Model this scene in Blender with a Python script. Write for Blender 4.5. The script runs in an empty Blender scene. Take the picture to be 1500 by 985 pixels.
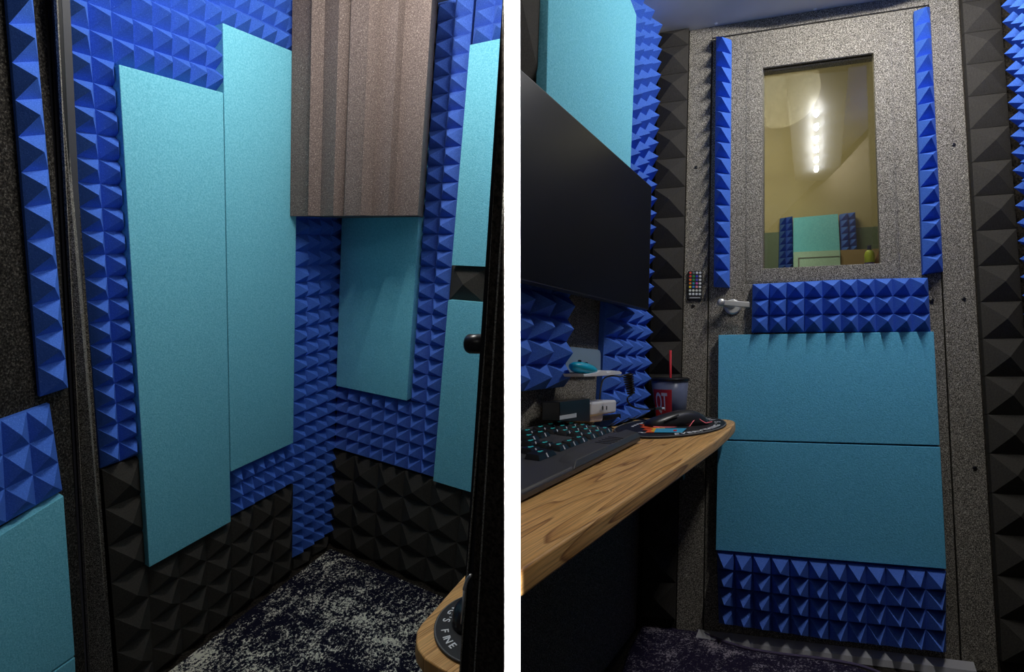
import bpy, bmesh, math, random
from mathutils import Vector, Matrix
random.seed(4)
SC = bpy.context.scene
COL = SC.collection

# ------------------------------------------------------------------ camera frame and the two booths' own axes
F = 800.0; PX = 750.0; PY = 492.5
def cray(x, y): return Vector(((x-PX)/F, 1.0, (PY-y)/F))          # right, forward, up of the camera
c_vh = cray(-2140, 545).normalized(); c_vd = cray(1235, 523).normalized(); c_vu = cray(1120, -4800).normalized()
zc = (-c_vh).cross(c_vd).normalized()                              # true vertical: the desk and the right booth's floor are level
if zc.z < 0: zc = -zc
yc = (Vector((0, 1, 0)) - zc*zc.y).normalized(); xc = yc.cross(zc)
ROT = Matrix((xc, yc, zc))                                         # camera frame -> world
CAM = Vector((0, 0, 1.62))
def d2w(v): return ROT @ v
def to_world(v): return ROT @ v + CAM

class Frame:
    """room axes: P = cam + a*A + b*B + c*C"""
    def __init__(s, A, B, C):
        s.A, s.B, s.C = d2w(A).normalized(), d2w(B).normalized(), d2w(C).normalized()
        s.M = Matrix((s.A, s.B, s.C)).transposed(); s.I = s.M.inverted()
    def p(s, a, b, c): return CAM + s.M @ Vector((a, b, c))
    def at(s, x, y, ax, val):                                      # coordinates of what stands at (x, y) of the photograph on a room plane
        r = s.I @ d2w(cray(x, y)); return r*(val/r[ax])
    def pt(s, x, y, ax, val): return CAM + s.M @ s.at(x, y, ax, val)
R = Frame(-c_vh, c_vd, c_vu)
c_v1 = cray(1090, 343).normalized(); c_v2 = cray(-600, 335).normalized(); c_v3 = cray(390, 3660).normalized()
L = Frame(c_v1, -c_v2, -c_v3)
DL = Frame(cray(760, 340).normalized(), -c_v2, -c_v3)              # the open door leaf of the left booth

# ------------------------------------------------------------------ materials
def lin(c): return tuple(((v/255)/12.92 if v/255 <= .04045 else (((v/255)+.055)/1.055)**2.4) for v in c)+(1,)
def mat(name, rgb, rough=.8, metal=0, spec=.5, trans=0, alpha=1, emit=None, es=0, ior=1.45, coat=0):
    m = bpy.data.materials.new(name); m.use_nodes = True
    b = m.node_tree.nodes['Principled BSDF']
    b.inputs['Base Color'].default_value = lin(rgb); b.inputs['Roughness'].default_value = rough
    b.inputs['Metallic'].default_value = metal; b.inputs['Specular IOR Level'].default_value = spec
    b.inputs['Transmission Weight'].default_value = trans; b.inputs['Alpha'].default_value = alpha
    b.inputs['IOR'].default_value = ior; b.inputs['Coat Weight'].default_value = coat
    if emit: b.inputs['Emission Color'].default_value = lin(emit); b.inputs['Emission Strength'].default_value = es
    return m
def nodes(m): return m.node_tree.nodes, m.node_tree.links, m.node_tree.nodes['Principled BSDF']
def coords(m, kind='Object', scale=(1, 1, 1)):
    n, l, b = nodes(m); t = n.new('ShaderNodeTexCoord'); mp = n.new('ShaderNodeMapping')
    mp.inputs['Scale'].default_value = scale; l.new(t.outputs[kind], mp.inputs['Vector']); return mp.outputs[0]
def ramp(m, fac, stops):
    n, l, b = nodes(m); r = n.new('ShaderNodeValToRGB'); e = r.color_ramp.elements
    while len(e) < len(stops): e.new(.5)
    for k, (p, c) in enumerate(stops): e[k].position = p; e[k].color = lin(c)
    l.new(fac, r.inputs[0]); return r.outputs[0]
def noise(m, vec, scale, detail=3, rough=.6, dist=0):
    n, l, b = nodes(m); t = n.new('ShaderNodeTexNoise'); t.inputs['Scale'].default_value = scale
    t.inputs['Detail'].default_value = detail; t.inputs['Roughness'].default_value = rough; t.inputs['Distortion'].default_value = dist
    l.new(vec, t.inputs['Vector']); return t.outputs['Fac']
def bump(m, fac, strength, dist=.002):
    n, l, b = nodes(m); t = n.new('ShaderNodeBump'); t.inputs['Strength'].default_value = strength
    t.inputs['Distance'].default_value = dist; l.new(fac, t.inputs['Height']); l.new(t.outputs[0], b.inputs['Normal'])
def grain(name, stops, scale, rough=.95, bs=.5, spec=.1, detail=2):
    m = mat(name, (128, 128, 128), rough, spec=spec); v = coords(m); f = noise(m, v, scale, detail, .7)
    nodes(m)[1].new(ramp(m, f, stops), nodes(m)[2].inputs['Base Color'])
    if bs: bump(m, f, bs)
    return m
M = {}
M['blue'] = grain('blue_foam', [(.3, (58, 100, 196)), (.62, (74, 120, 216)), (.72, (98, 142, 230)), (.78, (175, 200, 248))], 420, .8, .25, .25)
M['blue2'] = grain('blue_foam_violet', [(.3, (62, 96, 184)), (.62, (80, 118, 208)), (.72, (104, 142, 224)), (.78, (165, 190, 240))], 420, .8, .25, .25)
M['teal'] = grain('teal_felt', [(.3, (100, 180, 202)), (.5, (116, 196, 216)), (.7, (134, 210, 228))], 260, .95, .5)
M['tealb'] = grain('teal_felt_cool', [(.3, (86, 168, 206)), (.5, (100, 186, 224)), (.7, (116, 200, 236))], 260, .95, .5)
M['black'] = grain('charcoal_foam', [(.3, (50, 48, 45)), (.7, (66, 63, 58))], 300, .9, .2, .2)
M['brown'] = grain('bass_trap_foam', [(.35, (86, 76, 72)), (.6, (122, 108, 102)), (.7, (150, 138, 130)), (.76, (215, 205, 195))], 330, .9, .5, .2)
M['carpet'] = grain('speckled_carpet', [(.38, (56, 54, 50)), (.49, (108, 104, 97)), (.58, (170, 164, 152)), (.68, (222, 216, 204))], 380, 1, 1.0, .1, 4)
M['carpet_dark'] = grain('dark_carpet', [(.4, (22, 20, 19)), (.55, (52, 49, 45)), (.66, (96, 92, 84))], 240, 1, 1.0, .1, 4)
M['carpet_black'] = grain('black_carpet', [(.4, (30, 27, 24)), (.6, (62, 57, 50))], 180, 1, .8, .1, 4)
M['fringe'] = grain('grey_fringe', [(.35, (60, 58, 52)), (.6, (170, 166, 152))], 500, 1, 1, .1, 4)
M['rubber'] = mat('black_rubber', (12, 11, 11), .35)
M['white'] = mat('white_paint', (248, 248, 248), .7)
M['ceil'] = grain('grey_blue_ceiling', [(.3, (196, 196, 190)), (.7, (204, 204, 198))], 6, .5, 0, .4)
M['black_plastic'] = mat('black_plastic', (24, 24, 27), .3)
M['board'] = mat('charcoal_plastic', (62, 62, 66), .42)
M['mouse'] = mat('satin_charcoal', (48, 48, 50), .32)
M['matte_black'] = mat('matte_black_plastic', (26, 26, 29), .55)
M['screen'] = mat('monitor_screen', (6, 9, 10), .38, spec=.12)
M['white_plastic'] = mat('white_plastic', (225, 226, 230), .4)
M['chrome'] = mat('brushed_nickel', (215, 215, 212), .38, .75)
M['steel'] = mat('aluminium_sill', (225, 224, 230), .3, .5)
M['cyan'] = mat('cyan_plastic', (10, 170, 205), .4)
M['legend'] = mat('teal_key_legend', (60, 205, 205), .5, emit=(50, 200, 200), es=.06)
M['green_led'] = mat('green_led', (20, 220, 90), .4, emit=(20, 230, 90), es=1.2)
M['led'] = mat('led_lens', (255, 255, 255), .4, emit=(255, 250, 240), es=14)
M['diffuser'] = mat('lamp_plate', (52, 54, 58), .6)
M['pink_line'] = mat('pink_light_strip', (235, 120, 125), .4, emit=(240, 110, 120), es=.35)
M['label_white'] = mat('white_sticker', (205, 210, 214), .6)
M['printed'] = mat('white_print', (232, 234, 236), .7)
M['grey'] = mat('mid_grey', (120, 122, 122), .7)
M['frost'] = mat('grey_blue_plate', (132, 154, 172), .45)
M['olive'] = grain('olive_wall', [(.3, (160, 150, 116)), (.7, (170, 160, 126))], 3, .8, 0)
M['sage'] = mat('sage_panel', (88, 104, 88), .7)
M['cabinet'] = mat('pale_cabinet', (170, 206, 192), .6)  # green tint paints in the teal reflected by the pane

def oak():
    m = mat('oak', (180, 130, 75), .45, spec=.4); n, l, b = nodes(m)
    v = coords(m, 'UV', (.55, 9.0, 1)); f = noise(m, v, 1.6, 2, .4, .04)
    mu = n.new('ShaderNodeMath'); mu.operation = 'MULTIPLY'; mu.inputs[1].default_value = 12; l.new(f, mu.inputs[0])
    fr = n.new('ShaderNodeMath'); fr.operation = 'FRACT'; l.new(mu.outputs[0], fr.inputs[0])
    c1 = ramp(m, fr.outputs[0], [(0, (248, 198, 128)), (.5, (242, 190, 120)), (.86, (222, 168, 100)), (.95, (160, 110, 62)), (1, (238, 186, 116))])
    v2 = coords(m, 'UV', (6, 260, 1)); f2 = noise(m, v2, 1.5, 3, .6)
    c2 = ramp(m, f2, [(.3, (120, 98, 78)), (.6, (252, 248, 244))])
    mx = n.new('ShaderNodeMix'); mx.data_type = 'RGBA'; mx.blend_type = 'MULTIPLY'; mx.inputs[0].default_value = .6
    l.new(c1, mx.inputs[6]); l.new(c2, mx.inputs[7]); l.new(mx.outputs[2], b.inputs['Base Color']); bump(m, f2, .15)
    return m
M['oak'] = oak()
def rug(name, navy, cream, lo, hi):
    m = mat(name, navy, 1, spec=.1); n, l, b = nodes(m); v = coords(m, 'UV')
    f = noise(m, v, 5, 3, .6, .8); f2 = noise(m, v, 95, 6, .82, .3)
    vo = n.new('ShaderNodeTexVoronoi'); vo.inputs['Scale'].default_value = 7; vo.feature = 'SMOOTH_F1'; l.new(v, vo.inputs['Vector'])
    wv = n.new('ShaderNodeMath'); wv.operation = 'SINE'; mm = n.new('ShaderNodeMath'); mm.operation = 'MULTIPLY'; mm.inputs[1].default_value = 42
    l.new(vo.outputs['Distance'], mm.inputs[0]); l.new(mm.outputs[0], wv.inputs[0])
    a = n.new('ShaderNodeMath'); a.operation = 'MULTIPLY_ADD'; a.inputs[1].default_value = .03; l.new(wv.outputs[0], a.inputs[0]); l.new(f2, a.inputs[2])
    a2 = n.new('ShaderNodeMath'); a2.operation = 'MULTIPLY_ADD'; a2.inputs[1].default_value = .45; l.new(f, a2.inputs[0]); l.new(a.outputs[0], a2.inputs[2])
    l.new(ramp(m, a2.outputs[0], [(0, navy), (lo, navy), (lo+.012, (78, 80, 96)), (hi, cream)]), b.inputs['Base Color']); bump(m, f2, .6)
    return m
M['rug'] = rug('distressed_rug', (28, 28, 46), (252, 250, 230), .775, .80)
M['rug_dark'] = rug('distressed_rug_navy', (40, 34, 56), (165, 155, 165), .765, .83)
def glass():
    m = bpy.data.materials.new('window_glass'); m.use_nodes = True; n = m.node_tree.nodes; l = m.node_tree.links
    n.remove(n['Principled BSDF']); o = n['Material Output']
    t = n.new('ShaderNodeBsdfTransparent'); t.inputs[0].default_value = (.93, .94, .88, 1)
    g = n.new('ShaderNodeBsdfGlossy'); g.inputs['Roughness'].default_value = .012
    mx = n.new('ShaderNodeMixShader'); mx.inputs[0].default_value = .16
    l.new(t.outputs[0], mx.inputs[1]); l.new(g.outputs[0], mx.inputs[2]); l.new(mx.outputs[0], o.inputs[0]); return m
M['glass'] = glass()
M['cup'] = mat('frosted_clear_plastic', (150, 160, 195), .3, alpha=.45)

# ------------------------------------------------------------------ mesh helpers
def tag(o, label=None, cat=None, group=None, kind=None):
    if label: o['label'] = label
    if cat: o['category'] = cat
    if group: o['group'] = group
    if kind: o['kind'] = kind
    return o
class MB:
    def __init__(s): s.v = []; s.f = []; s.m = []; s.uv = None
    def add(s, vs, fs, mi=0):
        k = len(s.v); s.v += [Vector(v) for v in vs]; s.f += [tuple(i+k for i in f) for f in fs]; s.m += [mi]*len(fs)
    def hexa(s, p, mi=0):                                            # 8 points: 0-3 one face, 4-7 the opposite one
        s.add(p, [(3, 2, 1, 0), (4, 5, 6, 7), (0, 1, 5, 4), (1, 2, 6, 5), (2, 3, 7, 6), (3, 0, 4, 7)], mi)
    def build(s, name, mats, parent=None, origin=None, smooth=False, bevel=0, uvf=None, clip=None, segs=2):
        if not isinstance(mats, (list, tuple)): mats = [mats]
        me = bpy.data.meshes.new(name)
        if origin is None:
            lo = Vector([min(v[i] for v in s.v) for i in range(3)]); hi = Vector([max(v[i] for v in s.v) for i in range(3)])
            origin = Vector(((lo.x+hi.x)/2, (lo.y+hi.y)/2, lo.z))
        if parent is not None: origin = Vector(parent.get('wloc', (0, 0, 0)))
        me.from_pydata([tuple(v-origin) for v in s.v], [], s.f)
        for m in mats: me.materials.append(m)
        for p, mi in zip(me.polygons, s.m): p.material_index = mi
        bm = bmesh.new(); bm.from_mesh(me)
        if clip and any((1 if clip == 'R' else -1)*(v.co+origin-CAM).dot(d2w(Vector((1, 0, 0)))) < .0062 for v in bm.verts):
            sg = 1 if clip == 'R' else -1
            bmesh.ops.bisect_plane(bm, geom=bm.verts[:]+bm.edges[:]+bm.faces[:], plane_co=CAM+d2w(Vector((sg*.0062, 0, 0)))-origin, plane_no=d2w(Vector((sg, 0, 0))), clear_inner=True)
            ed = [e for e in bm.edges if e.is_boundary] if name != 'lettering' else []
            if ed: bmesh.ops.holes_fill(bm, edges=ed)
        bmesh.ops.remove_doubles(bm, verts=bm.verts, dist=1e-6)
        bmesh.ops.recalc_face_normals(bm, faces=bm.faces)
        if uvf:
            uv = bm.loops.layers.uv.new('UVMap')
            for f in bm.faces:
                for lp in f.loops: lp[uv].uv = uvf(lp.vert.co+origin)
        bm.to_mesh(me); bm.free()
        if smooth: me.shade_smooth()
        o = bpy.data.objects.new(name, me); COL.objects.link(o)
        if parent is not None: o.parent = parent
        else: o.location = origin
        if bevel:
            b = o.modifiers.new('bevel', 'BEVEL'); b.width = bevel; b.segments = segs; b.limit_method = 'ANGLE'; b.angle_limit = math.radians(35)
            me.shade_smooth(); 
            w = o.modifiers.new('wn', 'WEIGHTED_NORMAL'); w.keep_sharp = True
        return o
def empty(name, loc):
    o = bpy.data.objects.new(name, None); COL.objects.link(o); o.location = loc; o.empty_display_size = .02
    o['wloc'] = tuple(loc); return o
def sub(o):                                                          # a part that carries sub-parts, in the same frame as its thing
    o['wloc'] = tuple(o.parent['wloc']) if o.parent else tuple(o.location); return o
def fbox(fr, a0, a1, b0, b1, c0, c1):
    P = fr.p
    return [P(a0, b0, c0), P(a1, b0, c0), P(a1, b1, c0), P(a0, b1, c0), P(a0, b0, c1), P(a1, b0, c1), P(a1, b1, c1), P(a0, b1, c1)]
def prism(corners, vec):                                             # 4 corners and a thickness
    return list(corners)+[c+vec for c in corners]
def box_obj(name, fr, rng, m, parent=None, **k):
    mb = MB(); mb.hexa(fbox(fr, *rng)); return mb.build(name, m, parent, **k)
def lerp(a, b, t): return a+(b-a)*t
def foam(name, q, nu, nv, N, base, h, m, label=None, cat='foam tile', group=None, jit=.0008, clip=None, parent=None, skip=0):
    """q = corners BL, BR, TR, TL on the wall; nu x nv pyramids rising along N"""
    mb = MB(); P = lambda u, v: lerp(lerp(q[0], q[1], u), lerp(q[3], q[2], u), v)
    grid = [[P(i/nu, j/nv)+N*base for i in range(nu+1)] for j in range(nv+1)]
    vs = []; fs = []; idx = {}
    for j in range(nv+1):
        for i in range(nu+1):
            idx[i, j] = len(vs); vs.append(grid[j][i])
    for j in range(nv):
        for i in range(nu):
            r = Vector((random.uniform(-1, 1), random.uniform(-1, 1), random.uniform(-1, 1)))*jit
            a = len(vs); vs.append(P((i+.5)/nu, (j+.5)/nv)+N*(base+h)+r)
            c = [idx[i, j], idx[i+1, j], idx[i+1, j+1], idx[i, j+1]]
            for k in range(4): fs.append((c[k], c[(k+1) % 4], a))
    k0 = len(vs); vs += [P(0, 0), P(1, 0), P(1, 1), P(0, 1)]
    fs.append((k0, k0+3, k0+2, k0+1))
    fs.append(tuple([k0, k0+1]+[idx[i, 0] for i in range(nu, -1, -1)]))
    fs.append(tuple([k0+1, k0+2]+[idx[nu, j] for j in range(nv, -1, -1)]))
    fs.append(tuple([k0+2, k0+3]+[idx[i, nv] for i in range(0, nu+1)]))
    fs.append(tuple([k0+3, k0]+[idx[0, j] for j in range(0, nv+1)]))
    mb.add(vs, fs); o = mb.build(name, m, parent, clip=clip)
    if label: tag(o, label, cat, group)
    return o
def tube(mb, pts, r, n=8, mi=0, cap=True):
    pts = [Vector(p) for p in pts]; rings = []; up = Vector((.13, .2, 1)).normalized()
    for k, p in enumerate(pts):
        t = (pts[min(k+1, len(pts)-1)]-pts[max(k-1, 0)]).normalized()
        x = t.cross(up)
        if x.length < .1: x = t.cross(Vector((1, 0, 0)))
        x.normalize(); y = t.cross(x); rr = r[k] if isinstance(r, (list, tuple)) else r
        rings.append([p+x*rr*math.cos(2*math.pi*i/n)+y*rr*math.sin(2*math.pi*i/n) for i in range(n)])
    vs = [v for g in rings for v in g]
    fs = [(k*n+i, k*n+(i+1) % n, (k+1)*n+(i+1) % n, (k+1)*n+i) for k in range(len(pts)-1) for i in range(n)]
    if cap: fs += [tuple(range(n-1, -1, -1)), tuple(range((len(pts)-1)*n, len(pts)*n))]
    mb.add(vs, fs, mi)
def lathe(mb, c, ax, prof, n=32, mi=0):
    ax = ax.normalized(); x = ax.cross(Vector((.3, 1, .1))).normalized(); y = ax.cross(x); vs = []
    for r, h in prof: vs += [c+ax*h+(x*math.cos(2*math.pi*i/n)+y*math.sin(2*math.pi*i/n))*r for i in range(n)]
    k = len(prof)
    fs = [(j*n+i, j*n+(i+1) % n, (j+1)*n+(i+1) % n, (j+1)*n+i) for j in range(k-1) for i in range(n)]
    fs += [tuple(range(n-1, -1, -1)), tuple(range((k-1)*n, k*n))]
    mb.add(vs, fs, mi)
def smooth_path(pts, k=8):
    out = []; P = [pts[0]]+list(pts)+[pts[-1]]
    for i in range(1, len(P)-2):
        for s in range(k):
            t = s/k; a, b, c, d = P[i-1], P[i], P[i+1], P[i+2]
            out.append(.5*((2*b)+(c-a)*t+(2*a-5*b+4*c-d)*t*t+(3*b-a-3*c+d)*t**3))
    out.append(pts[-1]); return out
def text_mesh(s, size, depth=.0004, bold=0):
    cu = bpy.data.curves.new('txt', 'FONT'); cu.body = s; cu.size = size; cu.extrude = depth; cu.offset = bold; cu.align_x = 'CENTER'
    o = bpy.data.objects.new('txt', cu); COL.objects.link(o); dg = bpy.context.evaluated_depsgraph_get(); dg.update()
    me = bpy.data.meshes.new_from_object(o.evaluated_get(dg)); vs = [v.co.copy() for v in me.vertices]; fs = [tuple(p.vertices) for p in me.polygons]
    bpy.data.objects.remove(o); bpy.data.curves.remove(cu); bpy.data.meshes.remove(me); return vs, fs
def put_text(mb, s, size, o, X, Y, depth=.0004, bold=0, mi=0):
    vs, fs = text_mesh(s, size, depth, bold); Z = X.cross(Y)
    mb.add([o+X*v.x+Y*v.y+Z*v.z for v in vs], fs, mi)
ORD = ['lowest', 'second from the floor', 'third from the floor', 'fourth from the floor', 'fifth from the floor', 'sixth from the floor', 'seventh from the floor', 'eighth from the floor', 'ninth from the floor']
Z = Vector((0, 0, 1))

# ================================================================== partition standing in for the white gutter between the two views
mb = MB(); mb.hexa([to_world(Vector((x, y, z))) for z in (-1.3, 1.4) for x, y in ((-.0048, .35), (.0053, .35), (.0053, 2.6), (-.0048, 2.6))])
tag(mb.build('wall_middle', M['white']), kind='structure')

# ================================================================== LEFT BOOTH
A2 = -1.287; A1 = 1.339; TH = .05
WA = A2-TH; WB = A1+TH; CEIL = .655; FL = -1.245
NA = L.B; NB = -L.A                                                 # room side of the two walls
mb = MB(); mb.hexa(fbox(L, .53, WB+.06, WA-.06, WA, FL-.05, CEIL+.1)); tag(mb.build('wall_left', M['carpet_black']), kind='structure')
mb = MB(); mb.hexa(fbox(L, WB, WB+.06, WA-.06, -.2, FL-.05, CEIL+.1)); tag(mb.build('wall_back', M['carpet_black'], clip='L'), kind='structure')
mb = MB(); mb.hexa(fbox(L, -.3, WB+.06, WA-.06, .05, FL-.05, FL)); tag(mb.build('floor', M['carpet_black'], clip='L'), kind='structure')
mb = MB(); mb.hexa(fbox(L, .45, WB+.06, WA-.06, .05, CEIL, CEIL+.04)); tag(mb.build('ceiling', M['grey'], clip='L'), kind='structure')
# rug
uvL = lambda v: (lambda r: (r[0], r[1]))(L.I @ (v-CAM))
o = box_obj('area_rug', L, (.35, WB-.06, WA+.06, -.12, FL, FL+.008), M['rug'], uvf=uvL, clip='L')
tag(o, 'navy and cream distressed rug on the floor of the left booth', 'rug')

k = 1.018                                                            # tiles sit a little behind the panel fronts
def tileA(a0, a1, c0, c1, nu, nv, kind, label, group):
    b = WA; a0, a1 = a0*k, a1*k; c0, c1 = max(c0*k, FL+.004), min(c1*k, CEIL-.002)
    q = [L.p(a0, b, c0), L.p(a1, b, c0), L.p(a1, b, c1), L.p(a0, b, c1)]
    if kind == 'blue': foam('acoustic_foam_tile', q, nu, nv, NA, .016, .042, M['blue'], label, 'foam tile', group)
    else: foam('acoustic_foam_block', q, nu, nv, NA, .024, .034, M['black'], label, 'foam tile', group, jit=.0015)
def tileB(b0, b1, c0, c1, nu, nv, kind, label, group, m=None, d=1.0):
    kk = 1.018; b0, b1 = b0*kk, b1*kk; c0, c1 = max(c0*kk, FL+.004), min(c1*kk, CEIL-.002)
    q = [L.p(WB, b0, c0), L.p(WB, b1, c0), L.p(WB, b1, c1), L.p(WB, b0, c1)]
    if kind == 'blue': foam('acoustic_foam_tile', q, nu, nv, NB, .016, .040, M['blue2'], label, 'foam tile', group, clip='L')
    else: foam('acoustic_foam_block', q, nu, nv, NB, .024, .034*d, M['black'], label, 'foam tile', group, jit=.0015, clip='L')
gA = 'blue pyramid foam tiles on the left wall'; gB = 'blue pyramid foam tiles on the back wall'
gAb = 'black pyramid foam blocks on the left wall'; gBb = 'black pyramid foam blocks on the back wall'
rows = [(-.551, -.251), (-.251, .049), (.049, .349), (.349, .65)]
for i, (c0, c1) in enumerate(rows):
    w = ['lowest blue', 'second blue from below', 'third blue from below', 'topmost blue'][i]
    tileA(.537, .626, c0, c1, 2, 6, 'blue', w+' pyramid foam strip between the open door and the long teal panels', gA)
tileA(.626, .883, .347, .65, 6, 6, 'blue', 'blue pyramid foam tile above the lower of the two long teal panels', gA)
tileA(.883, 1.137, .506, .65, 6, 3, 'blue', 'blue pyramid foam tile above the taller long teal panel', gA)
tileA(.886, 1.137, -.864, -.713, 6, 3, 'blue', 'three rows of blue pyramid foam under the taller long teal panel', gA)
for i in range(6):
    c0 = -1.17+.303*i
    tileA(1.137, 1.352, c0, c0+.303, 4, 6, 'blue', 'blue pyramid foam column in the inner corner, tile '+ORD[i], gA)
for j in range(7):
    tileA(.537, .626, -.553-.1035*(j+1), -.553-.1035*j, 1, 1, 'black', 'black foam block left of the low teal panel end, '+['topmost of seven', 'second of seven from the top', 'third of seven from the top', 'fourth of seven from the top', 'fifth of seven from the top', 'sixth of seven from the top', 'lowest of seven'][j], gAb)
cols = ['left', 'middle', 'right']
for i in range(3):
    a0 = .626+.0857*i
    tileA(a0, a0+.0855, -1.2925, -.878, 1, 4, 'black', cols[i]+' black foam strip under the lower long teal panel', gAb)
for i in range(3):
    a0 = .884+.0845*i
    tileA(a0, a0+.0843, -1.2925, -.8685, 1, 4, 'black', cols[i]+' black foam strip under the three blue rows by the corner', gAb)
for i in range(2):
    a0 = 1.145+.094*i
    tileA(a0, a0+.0925, -1.29, -1.178, 1, 1, 'black', cols[i*2]+' small black foam block under the blue corner column', gAb)
# long teal panels
def panel(name, fr, rng, m, label, cat='acoustic panel', bev=.002, clip=None, group=None):
    o = box_obj(name, fr, rng, m, bevel=0 if clip else bev, clip=clip); return tag(o, label, cat, group)
gp = 'flat teal acoustic panels'
panel('acoustic_absorber', L, (.630, .8822, WA, A2, -.877, .345), M['teal'], 'long flat teal panel on the left wall hanging lower, nearer the door', group=gp)
panel('acoustic_absorber', L, (.8838, 1.133, WA, A2+.001, -.709, .504), M['teal'], 'long flat teal panel on the left wall reaching higher, nearer the corner', group=gp)
panel('acoustic_absorber', L, (A1, WB, -1.285, -.944, -.559, .30), M['teal'], 'teal panel on the back wall under the brown ridged bass trap', group=gp)
panel('acoustic_absorber', L, (A1, WB, -.803, -.35, -.097, .510), M['teal'], 'upper teal panel right of the blue strip, above the black foam square', group=gp, clip='L')
panel('acoustic_absorber', L, (A1, WB, -.805, -.35, -.821, -.205), M['teal'], 'lower teal panel right of the blue strip, beneath the black foam square', group=gp, clip='L')
# back wall foam
for i in range(4):
    c0 = -.559+.3025*i
    tileB(-.932, -.808, c0, c0+.3025, 2, 6, 'blue', 'two-wide blue foam strip right of the bass trap, '+['lowest', 'second from below', 'third from below', 'topmost'][i]+' piece', gB)
tileB(-1.285, -1.047, -.812, -.561, 4, 5, 'blue', 'blue foam tile under the back-wall teal panel, beside the corner', gB)
tileB(-1.047, -.808, -.812, -.561, 4, 5, 'blue', 'blue foam tile under the back-wall teal panel, beneath the blue strip', gB)
tileB(-.80, -.36, .512, .65, 7, 3, 'blue', 'blue foam tile above the upper teal panel at the right', gB)
tileB(-.802, -.674, -.2035, -.0985, 1, 1, 'black', 'single black foam square between the two right-hand teal panels', gBb)
tileB(-.668, -.54, -.2035, -.0985, 1, 1, 'black', 'black foam square half hidden by the doorway edge', gBb)
nm = ['first', 'second', 'third', 'fourth', 'fifth', 'sixth']
for i in range(6):
    b0 = -1.300+.1225*i
    tileB(b0, b0+.1218, -1.24, -.818, 1, 4, 'black', nm[i]+' black foam column from the corner, under the back wall foam and panels', gBb)
# bass trap across the corner
E0 = L.at(425, 318, 1, -1.284); E1 = L.at(616, 318, 0, 1.20); E2 = L.at(621, 318, 0, WB-.001)
cb, ct = .047, .640
def onface(px):
    r = L.I @ d2w(cray(px, 318)); t = None
    dx, dy = E1.x-E0.x, E1.y-E0.y
    # (r.x*s - E0.x)*dy = (r.y*s - E0.y)*dx
    s = (E0.x*dy-E0.y*dx)/(r.x*dy-r.y*dx); return Vector((r.x*s, r.y*s))
nrm = Vector((-(E1.y-E0.y), E1.x-E0.x)).normalized()
if nrm.dot(Vector((-E0.x, -E0.y))) < 0: nrm = -nrm
z2px = lambda v: 365+v/2.984
prof = [(425, 0)]+[(z2px(a_), b_) for a_, b_ in ((266, 0), (279, .026), (310, 0), (380, .017), (404, -.010), (425, .014), (500, .013), (511, .034), (531, -.006), (608, .006), (618, -.020), (735, -.002))]
pl = []
for px, off in prof:
    w = onface(px if px != 425 else 425.0); pl.append(w+nrm*off)
pl.append(Vector((E2.x, E2.y))); pl.append(Vector((WB-.001, -1.262))); pl.append(Vector((1.20, -1.262)))
n = len(pl); mb = MB()
vs = [L.p(p.x, p.y, cb) for p in pl]+[L.p(p.x, p.y, ct) for p in pl]
mb.add(vs, [tuple(range(n-1, -1, -1)), tuple(range(n, 2*n))]+[(i, (i+1) % n, n+(i+1) % n, n+i) for i in range(n)])
tag(mb.build('bass_trap', M['brown']), 'brown-grey ridged foam bass trap across the upper corner', 'bass trap')

# left jamb of the doorway: carpet edge and rubber gasket
def quadprism(fr, ax, val, px, vec): return prism([fr.pt(x, y, ax, val) for x, y in px], vec)
fj = empty('door_frame', L.p(.5, WA-.03, FL)); tag(fj, kind='structure')
rev = [L.pt(134, 1010, 0, .497), L.pt(168, 1010, 0, .532), L.pt(94, -14, 0, .532), L.pt(82, -14, 0, .497)]   # the reveal turns towards the booth
mb = MB(); mb.hexa(prism(rev, -L.B*.012)); mb.build('frame_edge', M['carpet'], fj)
mb = MB(); mb.hexa(quadprism(L, 0, .508, [(118, 1010), (136, 1010), (84, -14), (62, -14)], L.A*.02)); mb.build('frame_core', M['board'], fj)
for x0, x1 in ((.02, .30), (.38, .62), (.70, .97)):
    lo = lambda t: 119+(135-119)*t; hi = lambda t: 63+(83-63)*t
    mb = MB(); mb.hexa(quadprism(L, 0, .501, [(lo(x0), 1010), (lo(x1), 1010), (hi(x1), -14), (hi(x0), -14)], L.A*.009)); mb.build('gasket', M['rubber'], fj, bevel=.0015)
# right jamb (wall the doorway pierces), seen very dark
mb = MB()
mb.hexa(quadprism(L, 0, .515, [(684, 1010), (760, 1010), (760, -14), (739, -14)], L.A*.03)); mb.build('frame_face', M['carpet_black'], fj, clip='L')
mb = MB(); pts = [(739, -10), (735, 100), (712, 500), (680, 900), (673, 1000)]
tube(mb, [L.pt(x, y, 0, .530) for x, y in pts], .0012, 6); mb.build('frame_piping', M['fringe'], fj)
mb = MB(); mb.hexa(quadprism(L, 0, .532, [(671, 1010), (700, 1010), (745, -14), (737, -14)], L.A*.02)); mb.build('gasket', M['rubber'], fj, clip='L')
mb = MB(); pts = [(741, 240), (735, 330), (724, 500), (708, 760), (700, 900), (694, 1000)]
tube(mb, [L.pt(x, y, 0, .513) for x, y in pts], .0011, 6); mb.build('frame_piping', M['fringe'], fj)
# strike plate
mb = MB(); pp = [L.pt(x, y, 0, .52) for x, y in ((690, 843), (685, 849), (682, 857), (680, 864))]
tube(mb, smooth_path(pp, 4), .0024, 8); pp = [L.pt(x, y, 0, .524) for x, y in ((680, 864), (678, 890), (676, 914))]; tube(mb, pp, .0016, 6)
tag(mb.build('strike_plate', M['chrome'], smooth=True), 'curved silver latch plate on the dark doorway edge above the desk', 'latch plate')
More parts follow.
